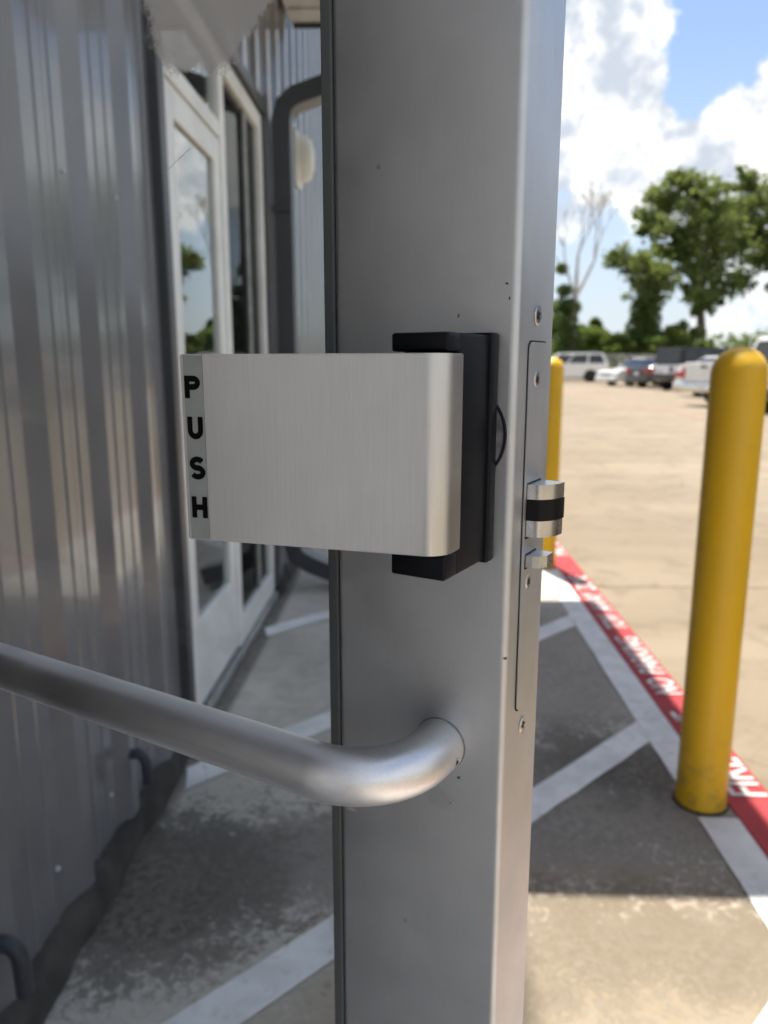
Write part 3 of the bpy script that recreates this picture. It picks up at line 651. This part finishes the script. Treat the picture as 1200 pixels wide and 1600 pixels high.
def arc(cx, cy, rx, ry, a0, a1, n=9): return [(cx + rx * math.cos(R(a0 + (a1 - a0) * i / n)), cy + ry * math.sin(R(a0 + (a1 - a0) * i / n))) for i in range(n + 1)]
W = .262                                                     # stroke width for a letter one unit high
GLYPH = {'P': [[(-.27, -.5), (-.27, .5)], [(-.17, .5 - W / 2)] + arc(.06, .185, .215, .5 - W / 2 - .185, 90, -90) + [(-.17, .185 - (.5 - W / 2 - .185))]],
         'U': [[(-.27, .5), (-.27, -.12)] + arc(0, -.12, .27, .5 - W / 2 - .10, 180, 360) + [(.27, -.12), (.27, .5)]],
         'S': [arc(.0, .20, .27, .20, 25, 180, 9) + arc(0, .20, .27, .20, 190, 262, 5) + arc(0, -.20, .28, .205, 82, 0, 6) + arc(0, -.20, .28, .205, -10, -155, 9)],
         'H': [[(-.28, -.5), (-.28, .5)], [(.28, -.5), (.28, .5)], [(-.18, 0), (.18, 0)]]}
LH = .0097
for ch, vmid in (('P', 604), ('U', 666.5), ('S', 728), ('H', 788)):
    d = pix_dir(306, vmid); zc = CAM_H + d.z * (.331 / d.y)
    bm = bmesh.new()
    for pth in GLYPH[ch]: stroke(bm, pth, W)
    bmesh.ops.scale(bm, vec=(LH * .98, LH, 1), verts=bm.verts[:])
    me = bpy.data.meshes.new('letter'); bm.to_mesh(me); bm.free(); me.materials.append(M['ink'])
    o = obj('letter', me, None, pd, on_face({'P': .0058, 'U': .0063, 'S': .0064, 'H': .0066}[ch], zc, .0006)); o.rotation_euler = rot.to_euler()

# ------------------------------------------------------------------ bollards
def bollard(x, y, label):
    bm = bmesh.new(); r = .0645; h = 1.215
    lathe(bm, [(r + .002, .004), (r + .002, .02), (r, .03), (r, h - r)] + [(r * math.cos(R(a)), h - r + r * math.sin(R(a))) for a in range(10, 91, 8)] + [(0, h)], 40)
    t = thing('bollard', label, 'bollard', (x, y, 0), 0, 'yellow bollards along the kerb')
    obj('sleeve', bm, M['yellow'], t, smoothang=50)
    bm = bmesh.new(); lathe(bm, [(r + .007, .001), (r + .005, .005), (r + .001, .007)], 36); obj('base_seal', bm, M['found'], t)
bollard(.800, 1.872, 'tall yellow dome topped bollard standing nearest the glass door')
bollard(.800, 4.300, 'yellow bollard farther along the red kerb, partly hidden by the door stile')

# ------------------------------------------------------------------ vehicles
def vehicle(label, cat, name, loc, heading, kind, pm, roofm=None):
    t = thing(name, label, cat, (loc[0], loc[1], lotz(loc[1])), heading, 'vehicles parked in the lot')
    K = {'sedan': dict(l=4.75, w=1.83, h=1.45, belt=.93, hood=.86, deck=1.02, cab=(-2.0, 1.15, -1.35, .35), wr=.32, ax=(-1.38, 1.42), zb=.22),
         'suv':   dict(l=5.1, w=2.0, h=1.88, belt=1.12, hood=1.08, deck=1.12, cab=(-2.5, 1.50, -2.16, .50), wr=.38, ax=(-1.5, 1.55), zb=.30),
         'jeep':  dict(l=4.3, w=1.85, h=1.86, belt=1.14, hood=1.14, deck=1.14, cab=(-2.1, .72, -2.04, .48), wr=.41, ax=(-1.3, 1.45), zb=.42),
         'pickup': dict(l=5.8, w=2.02, h=1.92, belt=1.20, hood=1.15, deck=1.24, cab=(-.75, 1.65, -.62, .85), wr=.40, ax=(-1.75, 1.9), zb=.36)}[kind]
    l2, w2, wr, zb = K['l'] / 2, K['w'] / 2, K['wr'], K['zb']
    def arch(cx): return [(cx + (wr + .07) * math.cos(R(a)), max(zb, wr * .98 + (wr + .07) * math.sin(R(a)))) for a in range(200, -21, -20)]
    c0, c1, c2, c3 = K['cab']
    prof = [(-l2 + .06, zb + .06)] + [p for p in arch(K['ax'][0])] + [p for p in arch(K['ax'][1])] + [(l2 - .06, zb + .04), (l2, zb + .28), (l2 - .03, K['hood'] - .22), (l2 - .2, K['hood'] - .06), (c1 + .1, K['hood'] + .02), (c1 - .15, K['belt'] + .02)]
    prof += [(c0 + .1, K['belt'] + .02), (-l2 + .12, K['deck']), (-l2 + .03, K['deck'] - .06), (-l2, zb + .35)]
    cx = sum(p[0] for p in prof) / len(prof); cz = (zb + K['belt']) / 2
    bm = bmesh.new(); loops = []
    for y, s in ((-w2, .955), (-w2 + .05, .99), (-w2 + .13, 1), (w2 - .13, 1), (w2 - .05, .99), (w2, .955)):
        loops.append([bm.verts.new((x * (1 - (1 - s) * .5), y, cz + (z - cz) * s)) for x, z in prof])
    n = len(prof)
    for a, b in zip(loops, loops[1:]):
        for i in range(n): bm.faces.new((a[i], a[(i + 1) % n], b[(i + 1) % n], b[i]))
    bm.faces.new(loops[0]); bm.faces.new(loops[-1])
    body = obj('body', bm, pm, t, smoothang=35)
    # cabin
    zb2, zt = K['belt'] - .02, K['h']; wb, wt = w2 - .05, w2 - (.10 if kind == 'jeep' else .22)
    bm = bmesh.new(); C = [(c0, -wb, zb2), (c1, -wb, zb2), (c1, wb, zb2), (c0, wb, zb2), (c2, -wt, zt), (c3, -wt, zt), (c3, wt, zt), (c2, wt, zt)]
    C = [Vector(c) for c in C]; vv = [bm.verts.new(c) for c in C]
    for f in ((0, 3, 2, 1), (4, 5, 6, 7), (0, 1, 5, 4), (1, 2, 6, 5), (2, 3, 7, 6), (3, 0, 4, 7)): bm.faces.new([vv[i] for i in f])
    bmesh.ops.bevel(bm, geom=bm.edges[:], offset=.06, segments=3, affect='EDGES')
    obj('cabin', bm, roofm or pm, t, smoothang=40)
    def pane(a, b, c, d, u0, u1, v0, v1, nm='window', m=None, off=.012):
        P = lambda u, v: (a * (1 - u) + b * u) * (1 - v) + (d * (1 - u) + c * u) * v
        q = [P(u0, v0), P(u1, v0), P(u1, v1), P(u0, v1)]; nn = (q[1] - q[0]).cross(q[3] - q[0]).normalized()
        if nn.dot((q[0] + q[2]) / 2 - Vector(((c0 + c1) / 2, 0, zb2))) < 0: nn = -nn
        bm = bmesh.new(); A = [bm.verts.new(p + nn * o) for o in (-.01, off) for p in q]
        for f in ((0, 1, 2, 3), (4, 5, 6, 7), (0, 1, 5, 4), (1, 2, 6, 5), (2, 3, 7, 6), (3, 0, 4, 7)): bm.faces.new([A[i] for i in f])
        obj(nm, bm, m or M['carglass'], t)
    spl = ((.09, .50), (.53, .93)) if kind in ('sedan', 'pickup') else ((.05, .30), (.33, .62), (.65, .93))
    for (u0, u1) in spl:
        pane(C[0], C[1], C[5], C[4], u0, u1, .14, .84); pane(C[3], C[2], C[6], C[7], u0, u1, .14, .84)
    pane(C[0], C[3], C[7], C[4], .08, .92, .12, .86); pane(C[1], C[2], C[6], C[5], .07, .93, .10, .90, 'windscreen')
    # wheels
    for ax in K['ax']:
        for s in (-1, 1):
            bm = bmesh.new(); y = s * (w2 - .13)
            lathe(bm, [(wr * .60, -.11), (wr * .92, -.115), (wr, -.07), (wr, .07), (wr * .92, .115), (wr * .60, .11)], 28, 'y', (ax, y, wr)); wh = obj('wheel', bm, M['tyre'], t, smoothang=40)
            bm = bmesh.new(); lathe(bm, [(wr * .66, -.09), (wr * .62, .0), (wr * .62, .09), (wr * .5, .06), (wr * .16, .07), (.0, .075)], 20, 'y'); 
            if s < 0: bmesh.ops.scale(bm, vec=(1, -1, 1), verts=bm.verts[:])
            bmesh.ops.translate(bm, vec=(ax, y, wr), verts=bm.verts[:])
            obj('rim', bm, M['rim'], wh, smoothang=30)
    # lamps, bumpers, plate
    zt1 = K['deck'] - .12; zl = .20 if kind == 'sedan' else .34
    for s in (-1, 1):
        y0_, y1_ = (w2 - .42, w2 - .04) if kind == 'sedan' else (w2 - .19, w2 - .03)
        ya, yb = sorted((s * y0_, s * y1_)); obj('tail_light', bx(-l2 - .012, -l2 + .10, ya, yb, zt1 - zl, zt1 - .02, .012, 2), M['taillight'], t)
        ya, yb = sorted((s * (w2 - .46), s * (w2 - .05))); obj('headlight', bx(l2 - .14, l2 - .002, ya, yb, K['hood'] - .34, K['hood'] - .17, .02, 2), M['headlight'], t)
    bumper = M['chrome'] if kind == 'pickup' else (M['carblack'] if kind in ('jeep', 'suv') else pm)
    obj('rear_bumper', bx(-l2 - .10, -l2 + .08, -w2 + .05, w2 - .05, zb + .08, zb + .30, .035, 3), bumper, t, smoothang=40)
    obj('front_bumper', bx(l2 - .08, l2 + .07, -w2 + .06, w2 - .06, zb + .04, zb + .26, .035, 3), bumper, t, smoothang=40)
    pz = zb + .14 if kind in ('pickup',) else K['deck'] - .42
    obj('number_plate', bx(-l2 - (.112 if kind == 'pickup' else .035), -l2 - (.10 if kind == 'pickup' else -.01), -.155, .155, pz, pz + .14, .004, 1), M['plate'], t)
    obj('grille', bx(l2 - .05, l2 + .006, -.45, .45, zb + .30, K['hood'] - .20, .01, 2), M['carblack'], t)
    for s in (-1, 1):
        ya, yb = sorted((s * (w2 - .02), s * (w2 + .17))); obj('mirror', bx(c1 - .52, c1 - .36, ya, yb, K['belt'] + .02, K['belt'] + .19, .03, 2), pm if kind != 'jeep' else M['carblack'], t)
        for xh in ((c0 + c1) / 2 + .1, (c0 + c1) / 2 - .75):
            ya, yb = sorted((s * (w2 - .03), s * (w2 + .012))); obj('door_handle', bx(xh - .1, xh + .1, ya, yb, K['belt'] - .16, K['belt'] - .125, .008, 1), pm, t)
    if kind == 'pickup':
        obj('tailgate', bx(-l2 - .014, -l2 + .05, -w2 + .21, w2 - .21, K['deck'] - .56, K['deck'] - .01, .012, 2), pm, t)
        obj('tailgate_handle', bx(-l2 - .024, -l2 - .01, -.13, .13, K['deck'] - .16, K['deck'] - .08, .006, 1), M['carblack'], t)
        obj('bed_liner', bx(-l2 + .14, c0 - .06, -w2 + .18, w2 - .18, K['belt'] - .2, K['belt'] + .035, .01, 1), M['carblack'], t)
        bm = bmesh.new()
        for y in (-.62, -.2, .2, .62): tube(bm, [(c0 - .16, y, K['belt']), (c0 - .16, y, K['h'] + .05)], .02, 8)
        for z in (K['h'] + .05, K['belt'] + .38): tube(bm, [(c0 - .16, -.64, z), (c0 - .16, .64, z)], .02, 8)
        obj('cab_rack', bm, M['pwhite'], t)
    if kind == 'jeep':
        obj('rear_latch', bx(-l2 - .03, -l2 + .02, -.35, -.22, .80, 1.05, .01, 1), M['carblack'], t)
        for s in (-1, 1):
            for ax in K['ax']:
                ya, yb = sorted((s * (w2 - .04), s * (w2 + .12))); obj('wheel_flare', bx(ax - .58, ax + .58, ya, yb, .90, .96, .02, 2), M['carblack'], t)
    if kind == 'suv':
        for s in (-1, 1):
            bm = bmesh.new(); tube(bm, [(c2 + .15, s * (wt - .05), zt - .02), (c2 + .25, s * (wt - .05), zt + .05), (c3 - .25, s * (wt - .05), zt + .05), (c3 - .12, s * (wt - .05), zt - .02)], .018, 8); obj('roof_rail', bm, M['carblack'], t)
    return t
H1 = R(17)
def place(u, v, l2, w2, h=H1):                            # ground point of the near rear corner, then half a car on
    p = lot_at(u, v); return (p.x + math.cos(h) * l2 - math.sin(h) * w2, p.y + math.sin(h) * l2 + math.cos(h) * w2)
vehicle('white pickup truck with its tailgate turned to the lane and a rack behind the cab', 'pickup truck', 'pickup_truck', place(1134, 640, 2.9, 1.0), H1, 'pickup', M['pwhite'])
vehicle('white sport utility vehicle behind the near yellow bollard at the right edge', 'car', 'sport_utility_vehicle', place(1238, 652, 2.55, 1.0), H1, 'suv', M['pwhite'])
vehicle('silver sedan squeezed between the white pickup and the black topped off-roader', 'car', 'sedan', place(1102, 622, 2.37, .9), H1, 'sedan', M['psilver'])
vehicle('boxy silver off-road vehicle with a black top', 'car', 'off_road_vehicle', place(1062, 612, 2.15, .9, R(24)), R(24), 'jeep', M['psilver'], M['carblack'])
vehicle('charcoal sedan left of the black topped off-roader', 'car', 'sedan', place(1013, 607, 2.37, .9, R(22)), R(22), 'sedan', M['pdark'])
vehicle('small white sedan left of the charcoal sedan', 'car', 'sedan', place(966, 604, 2.2, .9, R(20)), R(200), 'sedan', M['pwhite'])
p8 = lot_at(888, 597)
vehicle('large white sport utility vehicle seen side on at the far end of the row', 'car', 'sport_utility_vehicle', (p8.x, p8.y + 1.0), R(172), 'suv', M['pwhite']).scale = (1, 1, .94)
vehicle('pewter car whose front corner shows at the right edge beside the kerb', 'car', 'sport_utility_vehicle', (3.42, 2.52), R(90), 'suv', M['ptan'])

# ------------------------------------------------------------------ fence and vegetation
FY = 53.0
fence = thing('chain_link_fence', 'grey chain link fence running behind the parked cars', 'fence', (8, FY, lotz(FY)))
for i in range(14):
    bm = bmesh.new(); tube(bm, [(0, 0, -.2), (0, 0, 1.75)], .035, 8); obj('post', bm, M['galv'], fence, (i * 2.6 - 4, 0, 0))
for z in (.08, 1.70):
    bm = bmesh.new(); tube(bm, [(-4, .04, z), (29.8, .04, z)], .024, 6); obj('rail', bm, M['galv'], fence)
bm = bmesh.new()
for i in range(230):
    for s in (-1, 1):
        x = -4 + i * .147
        a, b = Vector((x, .07 + s * .004, .1)), Vector((x + s * 1.55, .07 + s * .004, 1.68)); w = Vector((.005, 0, .005 * -s)); d_ = Vector((0, .006, 0))
        q = [a - w, a + w, b + w, b - w]; vv = [bm.verts.new(p) for p in q] ; bm.faces.new(vv)
obj('wire_mesh', bm, M['galv'], fence, kind='stuff')

def leaves(bm, c, r, n, size, squash=(1, 1, .85), rnd=random):
    for _ in range(n):
        while True:
            p = Vector((rnd.uniform(-1, 1), rnd.uniform(-1, 1), rnd.uniform(-1, 1)))
            if p.length <= 1: break
        p = p * (.35 + .65 * p.length ** .3) if p.length > .01 else p
        p = Vector((p.x * squash[0], p.y * squash[1], p.z * squash[2])) * r + c
        a = Vector((rnd.gauss(0, 1), rnd.gauss(0, 1), rnd.gauss(0, .6))).normalized(); b = a.cross(Vector((rnd.gauss(0, 1), rnd.gauss(0, 1), rnd.gauss(0, 1)))).normalized()
        s = size * rnd.uniform(.6, 1.35)
        v = [bm.verts.new(p + q) for q in (-a * s * .5, b * s * .28, a * s * .5, -b * s * .28)]
        bm.faces.new(v)
def tree(name, label, base, Y, trunk, blobs, leafm, barkm, per=1.0, lsize=.42, limb_r=.16, group='trees beyond the lot', sub=14):
    """trunk: points (u, v, radius); blobs: (u, v, radius in pixels, depth offset in m)"""
    rnd = random.Random(name + label)
    P0 = Vector((at(base[0], base[1], Y).x, Y, lotz(Y) - .2)); t = thing(name, label, 'tree', P0, 0, group)
    px = Y / F * 1.0
    bm = bmesh.new(); tp = [Vector((0, 0, 0))] + [at(u, v, Y) - P0 for u, v, r in trunk]; rr_ = [trunk[0][2] * 1.35] + [r for _, _, r in trunk]
    tube(bm, tp, rr_, 10)
    cs = []
    for (u, v, r, dy) in blobs:
        c = at(u, v, Y + dy) - P0; cs.append((c, r * px))
        a = min(tp[1:], key=lambda q: (q - c).length + (1.5 if q.z > c.z else 0)); m_ = (a + c) / 2 + Vector((rnd.uniform(-.4, .4), rnd.uniform(-.4, .4), .3))
        tube(bm, bez(a, m_, c, 5), [limb_r * (1 - .8 * k / 5) for k in range(6)], 6)
        for k in range(3):
            e = c + Vector((rnd.uniform(-1, 1), rnd.uniform(-1, 1), rnd.uniform(-.6, .9))) * r * px * .8
            tube(bm, bez(c * .7 + m_ * .3, c, e, 3), [limb_r * .3, limb_r * .22, limb_r * .14, limb_r * .05], 5)
    obj('trunk', bm, barkm, t, smoothang=60)
    if leafm:
        bm = bmesh.new()
        for c, r in cs:
            leaves(bm, c, r * 1.12, int(per * 30 * r), lsize, rnd=rnd)
            for k in range(sub):
                o = Vector((rnd.uniform(-1, 1), rnd.uniform(-1, 1), rnd.uniform(-.9, .9))); o = o.normalized() * rnd.uniform(.25, .85)
                leaves(bm, c + o * r * rnd.uniform(.8, 1.25), r * rnd.uniform(.18, .5), int(per * 40 * max(r, .6) ** 1.6 / 3), lsize, rnd=rnd)
        obj('crown', bm, leafm, t)
    return t
tree('broadleaf_tree', 'big broad green tree rising behind the pickup truck', (1097, 545), 62,
     [(1096, 520, .34), (1094, 470, .28), (1098, 430, .24), (1105, 380, .18), (1110, 330, .12)],
     [(1075, 300, 42, 0), (1035, 320, 38, 1), (1110, 345, 55, -1), (1060, 370, 48, 0), (1100, 410, 52, 1), (1030, 420, 40, -1), (1150, 380, 40, 2), (1060, 290, 26, 0), (1013, 352, 26, 0), (1128, 450, 30, 1), (1090, 445, 34, -2), (1100, 480, 20, 0), (1145, 330, 30, 0)],
     M['leaf'], M['bark'], per=1.9)
tree('broadleaf_tree', 'tall green tree at the right edge behind the big broad tree', (1215, 545), 68,
     [(1212, 500, .3), (1208, 420, .24), (1205, 340, .18)],
     [(1165, 285, 26, 0), (1190, 320, 42, 0), (1225, 300, 45, 0), (1180, 370, 34, 1), (1230, 380, 50, 0), (1195, 400, 26, 0), (1260, 340, 45, 0), (1160, 435, 22, 0), (1250, 450, 40, 0)],
     M['leaf'], M['bark'], per=1.9)
lt = tree('leaning_tree', 'leaning ivy covered tree with a low spreading crown left of the big tree', (985, 555), 58,
     [(992, 525, .3), (1003, 490, .26), (1012, 450, .2), (1005, 425, .15)],
     [(965, 400, 22, 0), (985, 412, 26, 0), (1015, 420, 30, 0), (955, 410, 14, 0), (1035, 440, 26, 0), (1000, 445, 26, 0), (1012, 475, 24, 0), (1005, 500, 26, 0), (1000, 525, 28, 0), (1022, 460, 22, 0), (992, 540, 26, 0)],
     M['leaf'], M['bark'], per=2.0, lsize=.34)
bm = bmesh.new(); rn = random.Random(3)
for (u, v, r) in ((1010, 465, 20), (1008, 490, 22), (1002, 512, 24), (996, 535, 24), (1015, 500, 18), (1020, 530, 20)): leaves(bm, at(u, v, 57.6) - lt.location, r * 58 / F, int(r * 24), .3, rnd=rn)
obj('ivy', bm, M['leafdark'], lt)
# bare tree with ivy round its foot
rnd = random.Random(11)
Yd = 56.0; Pd = Vector((at(893, 540, Yd).x, Yd, lotz(Yd) - .2))
dead = thing('bare_tree', 'bare pale dead tree with ivy round its lower trunk beside the door edge', 'tree', Pd, 0, 'trees beyond the lot')
bm = bmesh.new()
def br_(p, d, ln, r, lev):
    q = p + d * ln; m_ = (p + q) / 2 + Vector((rnd.uniform(-.1, .1), rnd.uniform(-.1, .1), 0)) * ln
    tube(bm, bez(p, m_, q, 4), [r * (1 - .4 * k / 4) for k in range(5)], 6)
    if lev == 0: return
    for k in range(2 if lev > 3 else 3):
        nd = (d + Vector((rnd.uniform(-.55, .55), rnd.uniform(-.5, .5), rnd.uniform(-.05, .35)))).normalized()
        br_(q, nd, ln * rnd.uniform(.62, .82), r * .58, lev - 1)
tube(bm, [(0, 0, 0), at(895, 500, Yd) - Pd, at(900, 450, Yd) - Pd], [.34, .27, .2], 10)
tp = at(900, 450, Yd) - Pd
br_(tp, Vector((.02, 0, 1)).normalized(), 2.3, .15, 5); br_(tp - Vector((0, 0, .6)), Vector((.45, .1, .9)).normalized(), 2.9, .14, 5); br_(tp - Vector((0, 0, 1.2)), Vector((-.3, -.1, .95)).normalized(), 2.4, .12, 4)
obj('trunk', bm, M['deadbark'], dead, smoothang=60)
bm = bmesh.new()
for (u, v, r) in ((890, 530, 26), (886, 505, 20), (892, 480, 16), (882, 455, 12), (888, 550, 28), (878, 420, 10), (876, 480, 16)):
    leaves(bm, at(u, v, Yd) - Pd, r * Yd / F, int(r * 26), .3, rnd=rnd)
obj('ivy', bm, M['leafdark'], dead)
# shrubs along the fence
def shrub(u, v, r, Y, label, lm, sq=(1.25, 1, 1)):
    c = at(u, v, Y); P = Vector((c.x, Y, lotz(Y) - .15)); t = thing('shrub', label, 'shrub', P, 0, 'shrubs behind the fence'); rn = random.Random(u)
    bm = bmesh.new(); hgt = c.z - P.z
    for k in range(5): tube(bm, [(rn.uniform(-.2, .2), rn.uniform(-.2, .2), 0), (rn.uniform(-.8, .8), rn.uniform(-.6, .6), hgt)], [.06, .02], 6)
    obj('stem', bm, M['bark'], t)
    bm = bmesh.new(); rw = r * Y / F
    for k in range(11):
        o = Vector((rn.uniform(-1, 1) * sq[0], rn.uniform(-1, 1), rn.uniform(-1, .8))) * .72; leaves(bm, Vector((0, 0, hgt)) + o * rw, rw * rn.uniform(.35, .6), int(150 * rw), .30, rnd=rn)
    leaves(bm, Vector((0, 0, hgt * .45)), max(rw, hgt * .5) * 1.0, int(480 * rw), .3, (sq[0] * 1.1, .9, .9), rnd=rn)
    obj('foliage', bm, lm, t)
SH = [(912, 530, 26, 57, 'mid green shrub between the bare tree and the leaning tree', 'leafbright'), (940, 535, 24, 59, 'bright green rounded shrub left of the leaning tree trunk', 'leafbright'), (965, 540, 20, 56.5, 'small yellow green shrub at the foot of the leaning tree', 'leafbright'),
      (1045, 528, 24, 58, 'bright shrub between the leaning tree and the big tree', 'leafbright'), (1072, 522, 24, 60, 'bushy shrub against the big tree trunk', 'leaf'), (1025, 540, 18, 56, 'low green shrub above the off-road vehicle roof', 'leafbright'),
      (865, 520, 34, 60, 'dark shrub mass behind the bare tree at the door edge', 'leafdark'), (925, 510, 16, 63, 'dark green shrub showing behind the rounded shrubs', 'leafdark'), (1095, 545, 14, 57, 'low shrub behind the white cab rack', 'leaf')]
for s in SH: shrub(s[0], s[1], s[2], s[3], s[4], M[s[5]])
# distant wood along the horizon, one mass
bm = bmesh.new(); rn = random.Random(5)
for i in range(150):
    x = -60 + i * 1.6; Y = 150 + rn.uniform(-10, 14); z = lotz(Y)
    for k in range(3): leaves(bm, Vector((x + rn.uniform(-2, 2), Y, z + 2.2 + k * 1.2 + rn.uniform(-.6, .6))), 2.6, 42, 1.0, rnd=rn)
w = obj('distant_wood', bm, M['leafdark'], kind='stuff'); tag(w, 'distant dark green wood along the horizon', 'wood')
